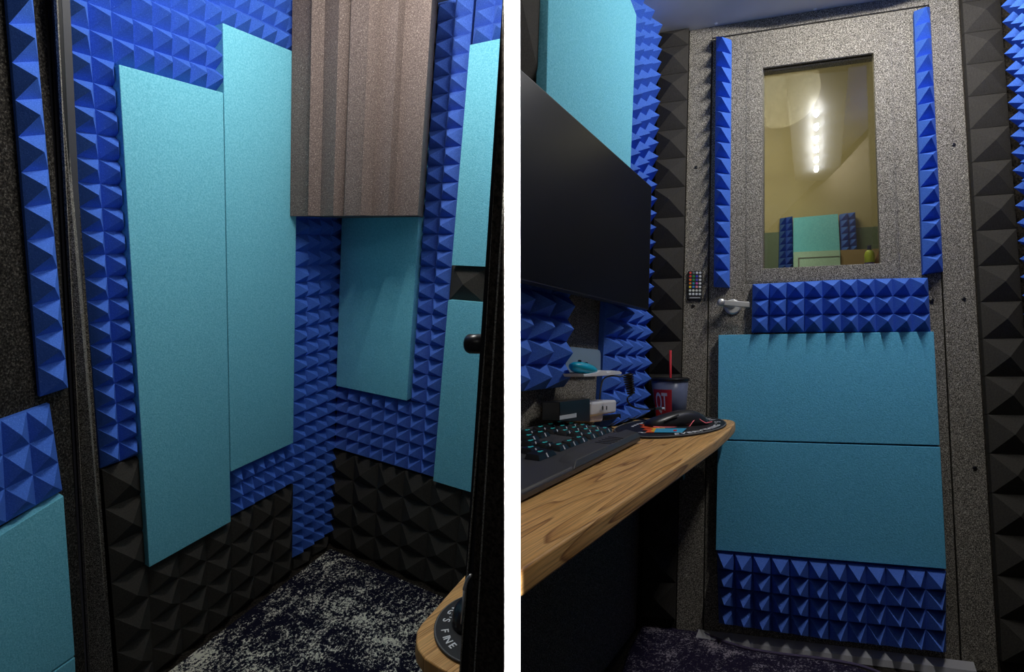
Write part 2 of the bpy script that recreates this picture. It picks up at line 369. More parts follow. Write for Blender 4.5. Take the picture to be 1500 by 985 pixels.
# black cylinder
mb = MB(); c = L.pt(706, 504, 0, .56); ax = (L.pt(686, 504, 0, .56)-c); lathe(mb, c, ax, [(.0001, -.01), (.0125, -.01), (.0125, ax.length*.86), (.0115, ax.length*.97), (.008, ax.length), (.0001, ax.length)], 24)
tag(mb.build('door_stop', M['black_plastic'], smooth=True), 'short black cylinder sticking out of the dark doorway edge', 'door stop')

# open door leaf of the left booth
LB_ = -1.05
mb = MB(); mb.hexa(quadprism(DL, 1, LB_, [(-150, 1030), (128, 1030), (64, -20), (-150, -20)], -L.B*.045))
d2 = sub(tag(mb.build('door_2', M['carpet_dark'], origin=L.p(.3, -1.1, FL)), kind='structure'))
NL = L.B
def lfq(px, val=LB_): return [DL.pt(x, y, 1, val) for x, y in px]
foam('acoustic_foam_strip', lfq([(55, 580), (96, 567), (42, -21), (4, -21)]), 1, 12, NL, .012, .044, M['blue'], 'tall blue foam strip on the open door leaf at far left', 'foam strip', 'foam glued to the open door leaf')
foam('acoustic_foam_tile', lfq([(-44, 790), (87, 716), (68, 590), (-44, 629)]), 3, 3, NL, .014, .030, M['blue'], 'blue foam tile low on the open door leaf, resting above the teal panel', 'foam tile', 'foam glued to the open door leaf')
def leafpanel(px, m, label):
    mb = MB(); mb.hexa(prism(lfq(px), NL*.030)); tag(mb.build('acoustic_absorber', m, bevel=.002), label, 'acoustic panel', gp)
leafpanel([(-60, 1062), (101, 953), (84, 721), (-60, 809)], M['teal'], 'upper teal panel on the open door leaf at far left, below the blue foam')
leafpanel([(-60, 1200), (108, 1140), (101.2, 955.5), (-60, 1064.5)], M['teal'], 'sliver of the lower teal panel on the open door leaf, bottom left')

# desk corner seen through the doorway
CD = -.62
def dpx(x, y, c=CD): return L.pt(x, y, 2, c)
outl = [(690, 833), (660, 866), (640, 889), (618, 913), (611, 924), (609.5, 938), (612, 951), (622, 965), (640, 977), (665, 990), (720, 1015), (760, 1015), (760, 833)]
mb = MB(); top = [dpx(x, y) for x, y in outl]; bot = [p-L.C*.028 for p in top]; n = len(top)
mb.add(top+bot, [tuple(range(n)), tuple(range(2*n-1, n-1, -1))]+[(i, n+i, n+(i+1) % n, (i+1) % n) for i in range(n)])
aX = (dpx(611, 930)-dpx(678, 985)).normalized(); aY = (L.C.cross(aX)).normalized()
o = mb.build('desk', M['oak'], clip='L', bevel=.003, uvf=lambda v: ((v-CAM).dot(aY)*1.0, (v-CAM).dot(aX)))
tag(o, 'oak desk corner with a rounded end, seen past the doorway edge in the left booth', 'desk')
def pad_lettering(mb, ctr, X, Y, rad, start, step=13.0, size=.02, mi=0):
    s = "EVERYTHING'S FINE"; a = start
    for ch in s:
        if ch == ' ': a += step*.8; continue
        if ch == "'": a += step*-.15
        t = math.radians(a); rd = X*math.cos(t)+Y*math.sin(t); tx = -X*math.sin(t)+Y*math.cos(t)
        put_text(mb, ch, size, ctr+rd*rad, tx, -rd, .0003, .0003, mi); a += step*(.6 if ch in "'I" else 1)
def ell(fr, px, c):                                                 # circle through three seen points of a level disc
    P = [fr.pt(x, y, 2, c) for x, y in px]; a, b, d = P; ab = b-a; ad = d-a; n_ = ab.cross(ad)
    ctr = a+((n_.cross(ab))*ad.length_squared+(ad.cross(n_))*ab.length_squared)/(2*n_.length_squared); return ctr, (ctr-a).length
ctr, rad = ell(L, [(681, 876), (638.5, 912), (669, 972)], CD)
up = L.A.cross(L.B).normalized(); up = up if up.dot(L.C) > 0 else -up
X = (dpx(638, 912)-ctr).normalized(); Y = up.cross(X).normalized()
mb = MB(); lathe(mb, ctr+up*.001, up, [(.0001, 0), (rad, 0), (rad, .003), (.0001, .003)], 64)
mp = tag(mb.build('mouse_pad', M['matte_black'], clip='L'), 'round dark mouse pad with white lettering on the oak desk corner, left booth', 'mouse pad'); mp['wloc'] = tuple(mp.location)
mb = MB(); tube(mb, [ctr+up*.0042+(X*math.cos(t)+Y*math.sin(t))*(rad-.002) for t in [i*math.pi/36 for i in range(-14, 30)]], .0011, 5); mb.build('stitched_edge', M['grey'], mp, clip='L')
print('LEFTPAD', rad); mb = MB(); pad_lettering(mb, ctr+up*.0045, X, Y, rad*.86, -118, 11.6, rad*.20); mb.build('lettering', M['printed'], mp, clip='L')
# mouse on it
mb = MB(); mc = dpx(688, 908, CD+.006); xs = (dpx(640, 912)-dpx(700, 912)).normalized(); ys = up.cross(xs).normalized(); vs = []; NR, NS = 9, 20
for j in range(NR):
    t = j/(NR-1)*math.pi/2
    for i in range(NS):
        s = 2*math.pi*i/NS; vs.append(mc+xs*.029*math.cos(s)*math.cos(t)**.6+ys*.036*math.sin(s)*math.cos(t)**.6+up*.030*math.sin(t))
mb.add(vs, [(j*NS+i, j*NS+(i+1) % NS, (j+1)*NS+(i+1) % NS, (j+1)*NS+i) for j in range(NR-1) for i in range(NS)]+[tuple(range(NS-1, -1, -1))])
ms = mb.build('computer_mouse', M['black_plastic'], clip='L', smooth=True); tag(ms, 'black mouse half hidden behind the doorway edge, with a pink light line', 'mouse'); ms['wloc'] = tuple(ms.location)
mb = MB(); tube(mb, smooth_path([dpx(x, y, CD+.020) for x, y in ((668, 889), (666, 895), (667, 901), (672, 902), (681, 900))], 5), .0012, 6); mb.build('light_strip', M['pink_line'], ms)

# lamp of the left booth
def led_lamp(fr, pts, up_, watts, label, name='led_lamp', plate=None, rad=.008, col=(1, .98, .95)):
    base = empty(name, pts[0]); tag(base, label, 'lamp')
    mb = MB()
    if plate: mb.hexa(plate)
    mb.build('housing', M['diffuser'], base)
    for p in pts:
        mb = MB(); lathe(mb, p, -up_, [(.0001, -.004), (.010, -.004), (.010, 0), (.0075, .004), (.0001, .0055)], 16); mb.build('led_lens', M['led'], base, smooth=True)
        li = bpy.data.lights.new('led', 'POINT'); li.energy = watts; li.shadow_soft_size = rad; li.color = col
        lo = bpy.data.objects.new('led', li); COL.objects.link(lo); lo.location = p-up_*.014
LA0, LB0 = 1.00, -.73
lp = [L.p(.66+.056*i, -.80, CEIL-.006) for i in range(6)]
led_lamp(L, lp, L.C, 2.35, 'slim ceiling lamp with six LED spots, left booth', plate=fbox(L, .61, .99, -.845, -.755, CEIL-.003, CEIL))

# ================================================================== RIGHT BOOTH
BD = 1.988; CR = 1.212; FR = -.865; WLa = -.60; WRa = .505
S = lambda o: tag(o, kind='structure')
S(box_obj('wall_left', R, (WLa-.05, WLa, .60, BD+.08, FR-.05, CR+.05), M['carpet'], clip='R'))
S(box_obj('wall_right', R, (WRa, WRa+.05, .3, BD+.08, FR-.05, CR+.05), M['carpet_black']))
# door wall: frame around the leaf
wf = empty('wall_front', R.p(0, BD, FR)); S(wf)
for nm_, rg in (('wall_left_part', (WLa, -.479, BD, BD+.08, FR, CR)), ('wall_right_part', (.357, WRa, BD, BD+.08, FR, CR))):
    box_obj('side_board', R, rg, M['carpet_black'], wf)
box_obj('frame_post', R, (-.478, -.4005, BD-.004, BD+.08, FR, CR), M['carpet'], wf, bevel=.003)
box_obj('frame_post', R, (.2735, .356, BD-.004, BD+.08, FR, CR), M['carpet'], wf, bevel=.003)
box_obj('frame_header', R, (-.4005, .2735, BD-.004, BD+.08, 1.168, CR), M['carpet'], wf, bevel=.003)
S(box_obj('ceiling', R, (WLa-.05, WRa+.05, .3, BD+.08, CR, CR+.04), M['ceil'], clip='R'))
S(box_obj('floor', R, (WLa-.05, WRa+.05, .3, BD+.9, FR-.05, FR), M['carpet_black'], clip='R'))
# door leaf with its window opening
ha0, ha1, hc0, hc1 = -.231, .109, .295, 1.02
la0, la1, lc0, lc1 = -.397, .270, FR+.012, 1.164
mb = MB()
def ringface(bb):
    return [R.p(la0, bb, lc0), R.p(la1, bb, lc0), R.p(la1, bb, lc1), R.p(la0, bb, lc1), R.p(ha0, bb, hc0), R.p(ha1, bb, hc0), R.p(ha1, bb, hc1), R.p(ha0, bb, hc1)]
vs = ringface(BD)+ringface(BD+.06); fs = []
for s in (0, 8): fs += [(s+i, s+(i+1) % 4, s+4+(i+1) % 4, s+4+i) for i in range(4)]
fs += [(i, (i+1) % 4, 8+(i+1) % 4, 8+i) for i in range(4)]+[(4+i, 4+(i+1) % 4, 12+(i+1) % 4, 12+i) for i in range(4)]
mb.add(vs, fs)
door = sub(S(mb.build('door_1', M['carpet'], origin=R.p(0, BD, FR), bevel=.004)))
# raised carpeted surround of the window
mb = MB(); e = .016
def ring2(a0, a1, c0, c1, bb): return [R.p(a0, bb, c0), R.p(a1, bb, c0), R.p(a1, bb, c1), R.p(a0, bb, c1)]
vs = ring2(ha0-.055, ha1+.055, hc0-.05, hc1+.07, BD)+ring2(ha0-.040, ha1+.040, hc0-.036, hc1+.055, BD-.006)+ring2(ha0, ha1, hc0, hc1, BD-.006)+ring2(ha0, ha1, hc0, hc1, BD+.02)
fs = [(4*k_+i, 4*k_+(i+1) % 4, 4*k_+4+(i+1) % 4, 4*k_+4+i) for k_ in range(3) for i in range(4)]+[(12+i, 12+(i+1) % 4, (i+1) % 4, i) for i in range(4)]
mb.add(vs, fs); mb.build('window_surround', M['carpet'], door, bevel=.003)
box_obj('window_pane', R, (ha0-.005, ha1+.005, BD+.030, BD+.034, hc0-.005, hc1+.005), M['glass'], door)
NR_ = (R.A.cross(R.C)).normalized(); 
if NR_.dot(R.B) > 0: NR_ = -NR_                                      # out of the door wall, into the room
# door lever
hc = R.pt(1073, 450, 1, BD)
mb = MB(); lathe(mb, hc, NR_, [(.0001, -.001), (.026, -.001), (.026, .006), (.022, .010), (.0001, .010)], 40)
lv = empty('door_lever', hc); tag(lv, 'brushed metal door lever on a round rose, pointing right', 'door handle')
mb.build('rose', M['chrome'], lv, smooth=False, bevel=.001)
Hx = (R.pt(1098, 449, 1, BD-.05)-R.pt(1054, 442, 1, BD-.05)); 
p0 = R.pt(1056, 443.5, 1, BD-.052); p1 = R.pt(1098, 447, 1, BD-.052)
mb = MB(); tube(mb, [hc+NR_*.004, lerp(hc, p0, .9)+NR_*.0, p0], .0095, 16); lathe(mb, p0-NR_*.010, NR_, [(.0001, 0), (.0115, 0), (.0115, .020), (.009, .023), (.0001, .023)], 24); mb.build('neck', M['chrome'], lv, smooth=True)
ex = (p1-p0).normalized(); mb = MB(); vz = R.C*.0085; vt = NR_*.005
mb.hexa([p0-vz-vt, p1-vz*1.05-vt, p1+vz*1.05-vt, p0+vz-vt, p0-vz+vt, p1-vz*1.05+vt, p1+vz*1.05+vt, p0+vz+vt]); mb.build('lever', M['chrome'], lv, bevel=.0015)
# screws
for x, y, w in ((1020, 245, 'black screw plug high on the frame post left of the door'), (1015.5, 448, 'black screw plug under the remote control'), (1397, 212, 'black screw plug high on the right frame post'), (1365, 440, 'black screw plug on the door right of the blue foam'), (1412, 438, 'black screw plug halfway up the right frame post'), (1428, 686, 'black screw plug low on the right frame post')):
    mb = MB(); c = R.pt(x, y, 1, BD-.0055); lathe(mb, c, NR_, [(.0001, -.004), (.0055, -.004), (.0055, .001), (.003, .002), (.0001, .002)], 14); tag(mb.build('screw_plug', M['black_plastic']), w, 'screw', 'screw plugs around the door')
for x, y, w in ((1049, 34, 'bright screw head in the grey ceiling, left one'), (1194, 13, 'bright screw head in the grey ceiling, right one')):
    mb = MB(); lathe(mb, R.pt(x, y, 2, CR), -R.C, [(.0001, 0), (.006, 0), (.0045, .004), (.0001, .005)], 14); tag(mb.build('ceiling_screw', M['white_plastic']), w, 'screw')
ND = (NR_*.3-R.B*.7).normalized(); NK = (NR_*.7-R.B*.3).normalized()
# blue foam on the door
gd = 'blue foam glued to the door'
def dq(a0, a1, c0, c1, b=BD): return [R.p(a0, b, c0), R.p(a1, b, c0), R.p(a1, b, c1), R.p(a0, b, c1)]
def doorpx(px, b=BD): return [R.pt(x, y, 1, b) for x, y in px]
def strip(px, nv, lab1, lab2):
    q = doorpx(px); mid0, mid1 = lerp(q[0], q[3], .5), lerp(q[1], q[2], .5)
    foam('acoustic_foam_strip', [q[0], q[1], mid1, mid0], 1, nv//2, ND, .020, .056, M['blue'], lab2, 'foam strip', gd)
    foam('acoustic_foam_strip', [mid0, mid1, q[2], q[3]], 1, nv-nv//2, ND, .020, .056, M['blue'], lab1, 'foam strip', gd)
strip([(1046.5, 421), (1069, 422), (1072, 63), (1050, 58)], 16, 'upper half of the narrow blue foam strip left of the door window', 'lower half of the narrow blue foam strip left of the door window, above the lever')
strip([(1350, 403), (1379, 399), (1360, 16), (1337, 22)], 16, 'upper half of the narrow blue foam strip right of the door window', 'lower half of the narrow blue foam strip right of the door window')
foam('acoustic_foam_tile', doorpx([(1101.5, 488), (1231, 487), (1230, 411.5), (1103, 418)]), 5, 3, ND, .020, .056, M['blue'], 'left piece of the blue foam band between the window and the teal panels', 'foam tile', gd)
foam('acoustic_foam_tile', doorpx([(1231, 487), (1361, 487), (1357, 408.5), (1230, 411.5)]), 5, 3, ND, .020, .056, M['blue'], 'right piece of the blue foam band between the window and the teal panels', 'foam tile', gd)
foam('acoustic_foam_tile', doorpx([(1054, 909), (1214, 933), (1212, 820), (1051, 805)]), 6, 4, ND, .020, .072, M['blue2'], 'left half of the blue foam at the foot of the door', 'foam tile', gd)
foam('acoustic_foam_tile', doorpx([(1214, 933), (1383, 951), (1383, 834), (1212, 820)]), 6, 4, ND, .020, .072, M['blue2'], 'right half of the blue foam at the foot of the door', 'foam tile', gd)
def doorpanel(px, label):
    f = doorpx(px, BD-.036); mb = MB(); mb.hexa(prism(f, R.B*.0355)); tag(mb.build('acoustic_absorber', M['tealb'], bevel=.002), label, 'acoustic panel', gp)
doorpanel([(1051.2, 644), (1376.8, 653), (1368, 486), (1052.2, 491)], 'upper of the two wide teal panels on the lower half of the door')
doorpanel([(1048.2, 806.5), (1386.4, 834.5), (1377.4, 655.5), (1051.2, 646)], 'lower of the two wide teal panels on the lower half of the door')
# black foam strips beside the door
gk = 'black foam blocks left of the door'; gk2 = 'black foam blocks right of the door'
ords = ['topmost', 'second', 'third', 'fourth', 'fifth', 'sixth', 'seventh', 'eighth', 'ninth', 'tenth', 'eleventh', 'twelfth', 'thirteenth', 'fourteenth', 'fifteenth', 'sixteenth', 'seventeenth', 'eighteenth', 'nineteenth']
for i in range(19):
    c1 = min(1.252-.1090*i, CR-.003); c0 = 1.252-.1090*(i+1)+.0012
    w = ords[i]+(' of the' if i == 0 else ' from the top of the')
    foam('acoustic_foam_block', dq(-.582, -.480, max(c0, FR+.002), c1), 1, 1, NK, .020, .030, M['black'], w+' black foam blocks left of the door frame', 'foam tile', gk, jit=.0015)
    c1 = min(1.143+.1095-.1095*i, CR-.003); c0 = 1.143-.1095*i+.0012
    foam('acoustic_foam_block', dq(.359, .459, max(c0, FR+.002), c1), 1, 1, NK, .020, .030, M['black'], w+' black foam blocks right of the door frame', 'foam tile', gk2, jit=.0015)
# remote control on the frame post
rc = R.pt(1018, 419, 1, BD-.004); X = (R.pt(1029, 419, 1, BD)-R.pt(1007, 419, 1, BD)).normalized(); Y = R.C; rw, rh = .0235, .0505
rem = empty('remote_control', rc); tag(rem, 'small black remote with four columns of coloured buttons, stuck on the door frame', 'remote control')
mb = MB(); mb.hexa(prism([rc-X*rw-Y*rh, rc+X*rw-Y*rh, rc+X*rw+Y*rh, rc-X*rw+Y*rh], NR_*.009)); mb.build('remote_body', M['matte_black'], rem, bevel=.003)
bc = [[(225, 70, 55), (110, 120, 125), (215, 220, 222), (220, 224, 226)], [(220, 55, 45), (20, 140, 60), (60, 60, 185), (220, 224, 226)], [(235, 110, 40), (25, 150, 60), (85, 75, 190), (220, 224, 226)], [(235, 130, 50), (30, 150, 165), (205, 80, 175), (220, 224, 226)], [(235, 205, 30), (40, 130, 210), (235, 140, 150), (220, 224, 226)], [(222, 225, 215)]*4, [(222, 225, 225)]*4]
bmats = {}
for j in range(7):
    for i in range(4):
        cc = bc[j][i]
        if cc not in bmats: bmats[cc] = mat('button_%d_%d_%d' % cc, cc, .5)
        c = rc+X*(-.0158+.0105*i)+Y*(.043-.0123*j)+NR_*.009
        mb = MB(); lathe(mb, c, NR_, [(.0001, -.001), (.0042, -.001), (.0040, .0012), (.0001, .0016)], 14); mb.build('button', bmats[cc], rem)
mb = MB(); c = rc-Y*.0435+NR_*.0092; mb.hexa(prism([c-X*.017-Y*.0009, c+X*.017-Y*.0009, c+X*.017+Y*.0009, c-X*.017+Y*.0009], NR_*.0003)); mb.build('printed_line', M['printed'], rem)

# left wall: foam, panel, carpet
NW = R.A.copy(); wn = (R.B.cross(R.C)).normalized(); 
if wn.dot(R.A) < 0: wn = -wn
gl = 'blue foam on the monitor wall'
def wq(b0, b1, c0, c1, a=WLa): return [R.p(a, b1, c0), R.p(a, b0, c0), R.p(a, b0, c1), R.p(a, b1, c1)]
for i, lb_ in enumerate(['lowest tile', 'second tile up', 'third tile up', 'fourth tile up', 'topmost tile']):
    c0 = -.192+.302*i; c1 = min(c0+.302, CR-.004); b0 = 1.57 if i < 2 else 1.66
    foam('acoustic_foam_tile', wq(b0, 1.935, c0, c1), 4 if i < 2 else 3, 6 if i < 4 else 4, wn, .016, .040, M['blue'], 'blue foam column by the door corner above the desk, '+lb_, 'foam tile', gl)
foam('acoustic_foam_tile', wq(.95, 1.325, -.066, .200), 4, 5, wn, .020, .040, M['blue'], 'blue foam tile under the monitor, left of the white shelf', 'foam tile', gl, clip='R')
foam('acoustic_foam_block', wq(.80, 1.13, .40, .60), 1, 1, wn, .02, .035, M['black'], 'dark foam block above the monitor, lower one', 'foam tile', 'black foam above the monitor', clip='R')
foam('acoustic_foam_block', wq(.80, 1.13, .603, .82), 1, 1, wn, .02, .035, M['black'], 'dark foam block above the monitor, upper one', 'foam tile', 'black foam above the monitor', clip='R')
tp = [R.pt(x, y, 0, -.55) for x, y in ((797, 320), (921, 320), (932.5, 22), (924, 0), (918, -30), (804, -30))]
mb = MB(); n = 6; bk = [p-R.A*.024 for p in tp]
mb.add(tp+bk, [tuple(range(n)), tuple(range(2*n-1, n-1, -1))]+[(i, n+i, n+(i+1) % n, (i+1) % n) for i in range(n)])
tag(mb.build('acoustic_absorber', M['teal'], bevel=.002), 'teal panel on the left wall above the monitor', 'acoustic panel', gp)
# right wall foam
gr = 'blue foam on the right wall of the right booth'
def rq(b0, b1, c0, c1, a=WRa): return [R.p(a, b0, c0), R.p(a, b1, c0), R.p(a, b1, c1), R.p(a, b0, c1)]
for i in range(4):
    c0 = -.07+.32*i; foam('acoustic_foam_tile', rq(1.45, 1.93, c0, min(c0+.32, CR-.004)), 6, 6, -wn, .016, .038, M['blue'], 'blue foam on the right wall, '+['lowest tile', 'second tile up', 'third tile up', 'topmost tile'][i], 'foam tile', gr)

# monitor
mon = empty('monitor', R.p(-.52, 1.3, .12)); tag(mon, 'large black monitor fixed to the left wall above the desk', 'monitor')
ma = -.505
mq = [R.pt(x, y, 0, ma) for x, y in ((757, 408), (950, 454), (954.5, 274), (757, 97))]
mb = MB(); mb.hexa(prism(mq, -R.A*.026)); mb.build('monitor_body', M['matte_black'], mon, clip='R')
def inset(q, e): 
    c = sum(q, Vector())/4; return [p+(c-p).normalized()*e for p in q]
mi_ = inset(mq, .006); mb = MB(); mb.hexa(prism([p+wn*.0008 for p in mi_], -R.A*.003)); mb.build('screen', M['screen'], mon, clip='R')
mb = MB(); c = R.p(-.479, 1.2, .30); mb.hexa(fbox(R, -.60, -.532, 1.22, 1.34, .28, .38)); mb.build('wall_mount', M['matte_black'], mon)

# desk
DC = -.195; DT = .026
outl = [(-.266, .50), (-.268, 1.45), (-.275, 1.66), (-.284, 1.80), (-.292, 1.865), (-.303, 1.90), (-.318, 1.925), (-.345, 1.936), (-.40, 1.938), (-.47, 1.938), (-.47, 1.925), (-.597, 1.925), (-.597, .50)]
mb = MB(); n = len(outl); mb.add([R.p(a, b, DC) for a, b in outl]+[R.p(a, b, DC)-Z*DT for a, b in outl], [tuple(range(n)), tuple(range(2*n-1, n-1, -1))]+[(i, n+i, n+(i+1) % n, (i+1) % n) for i in range(n)])
uvR = lambda v: (lambda r: (r[1]*1.0+r[2]*.3, r[0]+r[2]*.9))(R.I @ (v-CAM))
o = mb.build('desk', M['oak'], clip='R', bevel=.004, uvf=uvR); tag(o, 'long oak desk board under the monitor with a clipped rounded corner', 'desk')
o2 = box_obj('desk_bracket', R, (-.597, -.40, 1.70, 1.725, DC-DT-.12, DC-DT-.001), M['matte_black']); tag(o2, 'dark bracket under the oak desk board', 'bracket')

# local desk frame
X = R.B.copy(); X = (X-Z*X.dot(Z)).normalized(); Yk = Z.cross(X).normalized()         # Yk points to the left wall
DZ = R.p(0, 0, DC).z
def onDesk(x, y, h=0.0):                                             # point h above the desk that shows at (x, y)
    d = d2w(cray(x, y)); t = (R.p(-.4, 1.2, DC).z+h-CAM.z)/d.z; return CAM+d*t
# keyboard: axes from its seen front edge
kf0 = onDesk(762, 727, .012); kf1 = onDesk(938, 641, .012)
KX = (kf1-kf0); klen = KX.length; KX.normalize(); KY = Z.cross(KX).normalized()
if KY.dot(Yk) < 0: KY = -KY
kd0 = R.p(0, 0, 0); 
zt = R.p(-.42, 1.3, DC).z
KYs = -R.A-KX*.49                                                    # the board stands as skewed as the booth
def K(x, y, z): p = kf1-KX*x+KYs*y; return Vector((p.x, p.y, zt+z))   # x from the right end, y towards the wall, z above the desk
kb = empty('keyboard', K(.2, .1, 0)); tag(kb, 'black gaming keyboard with teal legends at the left of the oak desk', 'keyboard')
KW = .182; KL = klen+.42
prof = [(0, .004), (0, .013), (.004, .017), (.040, .023), (.046, .024), (.150, .044), (.158, .047), (KW-.004, .051), (KW, .046), (KW, .010), (KW-.02, .006)]
mb = MB(); n = len(prof)
mb.add([K(x, y, z) for x in (0, KL) for y, z in prof], [tuple(range(n)), tuple(range(2*n-1, n-1, -1))]+[(i, n+i, n+(i+1) % n, (i+1) % n) for i in range(n)])
mb.build('keyboard_body', M['board'], kb, clip='R', bevel=.0015)
mb = MB(); w = [(-.004, -.002, .0135), (-.012, .034, .0215), (.375, .034, .0215), (.415, -.002, .0135)]
mb.hexa([K(x, y, z) for x, y, z in w]+[K(x, y, z) for x, y, z in [(.008, .004, .024), (.0, .028, .0315), (.360, .028, .0315), (.385, .004, .024)]]); wr = sub(mb.build('wrist_rest', M['board'], kb, clip='R', bevel=.0015))
for i in range(5):
    mb = MB(); tube(mb, [K(.115+.020*i, .005, .0245), K(.135+.020*i, .026, .0311)], .0009, 5); mb.build('grip_line', M['rubber'], wr)
mb = MB()
for fx, fy in ((.03, .02), (.03, .165)): lathe(mb, K(fx, fy, 0.0005), Z, [(.0001, 0), (.008, 0), (.008, .010), (.0001, .010)], 12)
mb.build('foot', M['rubber'], kb)
slope = .020/.104
def key(x, y, wx=.044, wy=.0175, leg=True):
    z = .0245+max(0, (y-.046))*slope; h = .0085
    if K(x+wx, y, 0).x < CAM.x+.010: return
    mb = MB(); b0 = [K(x, y, z), K(x+wx, y, z), K(x+wx, y+wy, z+wy*slope), K(x, y+wy, z+wy*slope)]
    t0 = [K(x+.006, y+.0035, z+h), K(x+wx-.006, y+.0035, z+h), K(x+wx-.006, y+wy-.001, z+h+wy*slope), K(x+.006, y+wy-.001, z+h+wy*slope)]
    mb.hexa(b0+t0)
    if leg:
        cx = x+wx/2; y0, y1 = y+wy*.48, y+wy*.72; zz = z+h+.0003; f = lambda yy: zz+(yy-y-.0035)*slope+.0004
        for x0, x1, ya, yb in ((cx-.009, cx+.007, y0, y0+.0026), (cx-.002, cx+.004, y0+.0022, y0+.0045)):
            mb.hexa([K(x0, ya, f(ya)), K(x1, ya, f(ya)), K(x1, yb, f(yb)), K(x0, yb, f(yb))]+[K(x0, ya, f(ya)+.0004), K(x1, ya, f(ya)+.0004), K(x1, yb, f(yb)+.0004), K(x0, yb, f(yb)+.0004)], 1)
        ff = lambda q, e: K(cx+e, y+.0035*q-.0005, z+h*q)
        mb.hexa([ff(.1, -.0022), ff(.1, .0022), ff(.95, .0022), ff(.95, -.0022)]+[p+KYs*.001 for p in (ff(.1, -.0022), ff(.1, .0022), ff(.95, .0022), ff(.95, -.0022))], 2)
    mb.build('key', [M['black_plastic'], M['legend'], M['white_plastic']], kb)
for j in range(5):
    y = .0560+.0215*j
    for i in range(9):
        if i in (3, 4) and j in (1, 2): continue
        if j == 0 and i > 5: continue
        key(-.010+.0505*i+(.010 if i > 2 else 0)+(.008 if i > 5 else 0), y)
for x, wx in ((.325, .070), (.400, .075), (.48, .08)): key(x, .052, wx, .021, True)
mb = MB(); lathe(mb, K(.215, .160, .0495), Z, [(.0001, 0), (.0035, 0), (.0035, .0012), (.0001, .0012)], 10); mb.build('status_light', M['green_led'], kb)
mb = MB(); lathe(mb, K(-.02, .172, .0505), Z, [(.0001, 0), (.003, 0), (.002, .003), (.0001, .003)], 10); mb.build('corner_stud', M['white_plastic'], kb)

# round mouse pad
pa, pb, pra, prb = -.428, 1.69, .134, .262
def padp(u, v, h=0): p = R.p(pa+pra*u, pb+prb*v, DC); return Vector((p.x, p.y, zt+.0012+h))
mb = MB(); n = 80; ri = [(math.cos(2*math.pi*i/n), math.sin(2*math.pi*i/n)) for i in range(n)]
mb.add([padp(u, v) for u, v in ri]+[padp(u, v, .0035) for u, v in ri], [tuple(range(n-1, -1, -1)), tuple(range(n, 2*n))]+[(i, (i+1) % n, n+(i+1) % n, n+i) for i in range(n)])
pad = tag(mb.build('mouse_pad', M['matte_black'], clip='R'), 'round black mouse pad with flames and white lettering on the oak desk', 'mouse pad'); pad['wloc'] = tuple(pad.location)
mb = MB(); tube(mb, [padp(u*.985, v*.985, .0036) for u, v in ri+ri[:1]], .0014, 5); mb.build('stitched_edge', M['grey'], pad)
ctr = padp(0, 0)
def unitdisc(x, y): r = R.I @ (onDesk(x, y, .004)-CAM); return math.degrees(math.atan2((r[1]-pb)/prb, (r[0]-pa)/pra))
def padword(s_, a0, a1, rad, size, name, m):
    mb = MB()
    for k_, ch in enumerate(s_):
        if ch == ' ': continue
        t = math.radians(a0+(a1-a0)*k_/max(1, len(s_)-1)); vs, fs = text_mesh(ch, size, .0004, size*.02)
        ct, st = math.cos(t), math.sin(t)
        mb.add([padp(ct*(rad-v.y)-st*v.x, st*(rad-v.y)+ct*v.x, .0042+v.z*.5) for v in vs], fs)
    return mb.build(name, m, pad, clip='R')
def flatpoly(px, h, name, m, parent, th=.0004):
    pts = [onDesk(x, y, h) for x, y in px]; n = len(pts); mb = MB()
    mb.add(pts+[p+Z*th for p in pts], [tuple(range(n)), tuple(range(2*n-1, n-1, -1))]+[(i, n+i, n+(i+1) % n, (i+1) % n) for i in range(n)]); return mb.build(name, m, parent)
HP = .0056
M['orange'] = mat('orange_print', (235, 84, 40), .8); M['yellow'] = mat('yellow_print', (240, 190, 50), .8); M['sky_blue'] = mat('blue_print', (60, 165, 205), .8); M['red'] = mat('red_print', (214, 40, 52), .6)
flatpoly([(936, 622), (943, 624.3), (938, 626.4), (946, 628), (941, 630.3), (949, 631), (945, 634), (962, 634), (968, 621.5), (957, 622), (952, 619.6), (948, 622.6)], HP, 'flame_print', M['orange'], pad)
flatpoly([(952, 627.5), (957, 629), (953, 632), (962, 634), (975, 633.5), (974, 627)], HP+.0005, 'flame_print', M['yellow'], pad)
flatpoly([(961, 628), (958, 634), (999, 634), (1006, 628)], HP+.001, 'panel_print', M['sky_blue'], pad)
flatpoly([(987, 630), (986, 632), (991, 632), (992, 630)], HP+.0015, 'panel_print', M['red'], pad)
ta, tb = unitdisc(993, 640), unitdisc(1054, 624)
padword('EVERYTHING', ta, tb, .90, .17, 'lettering', M['printed'])
padword("'S FINE", tb+14, tb+74, .90, .17, 'lettering', M['printed'])
padword("~~", unitdisc(915, 625), unitdisc(926, 621), .80, .34, 'lettering', M['printed'])
padword("~", unitdisc(936, 636), unitdisc(936, 636), .80, .25, 'lettering', M['printed'])
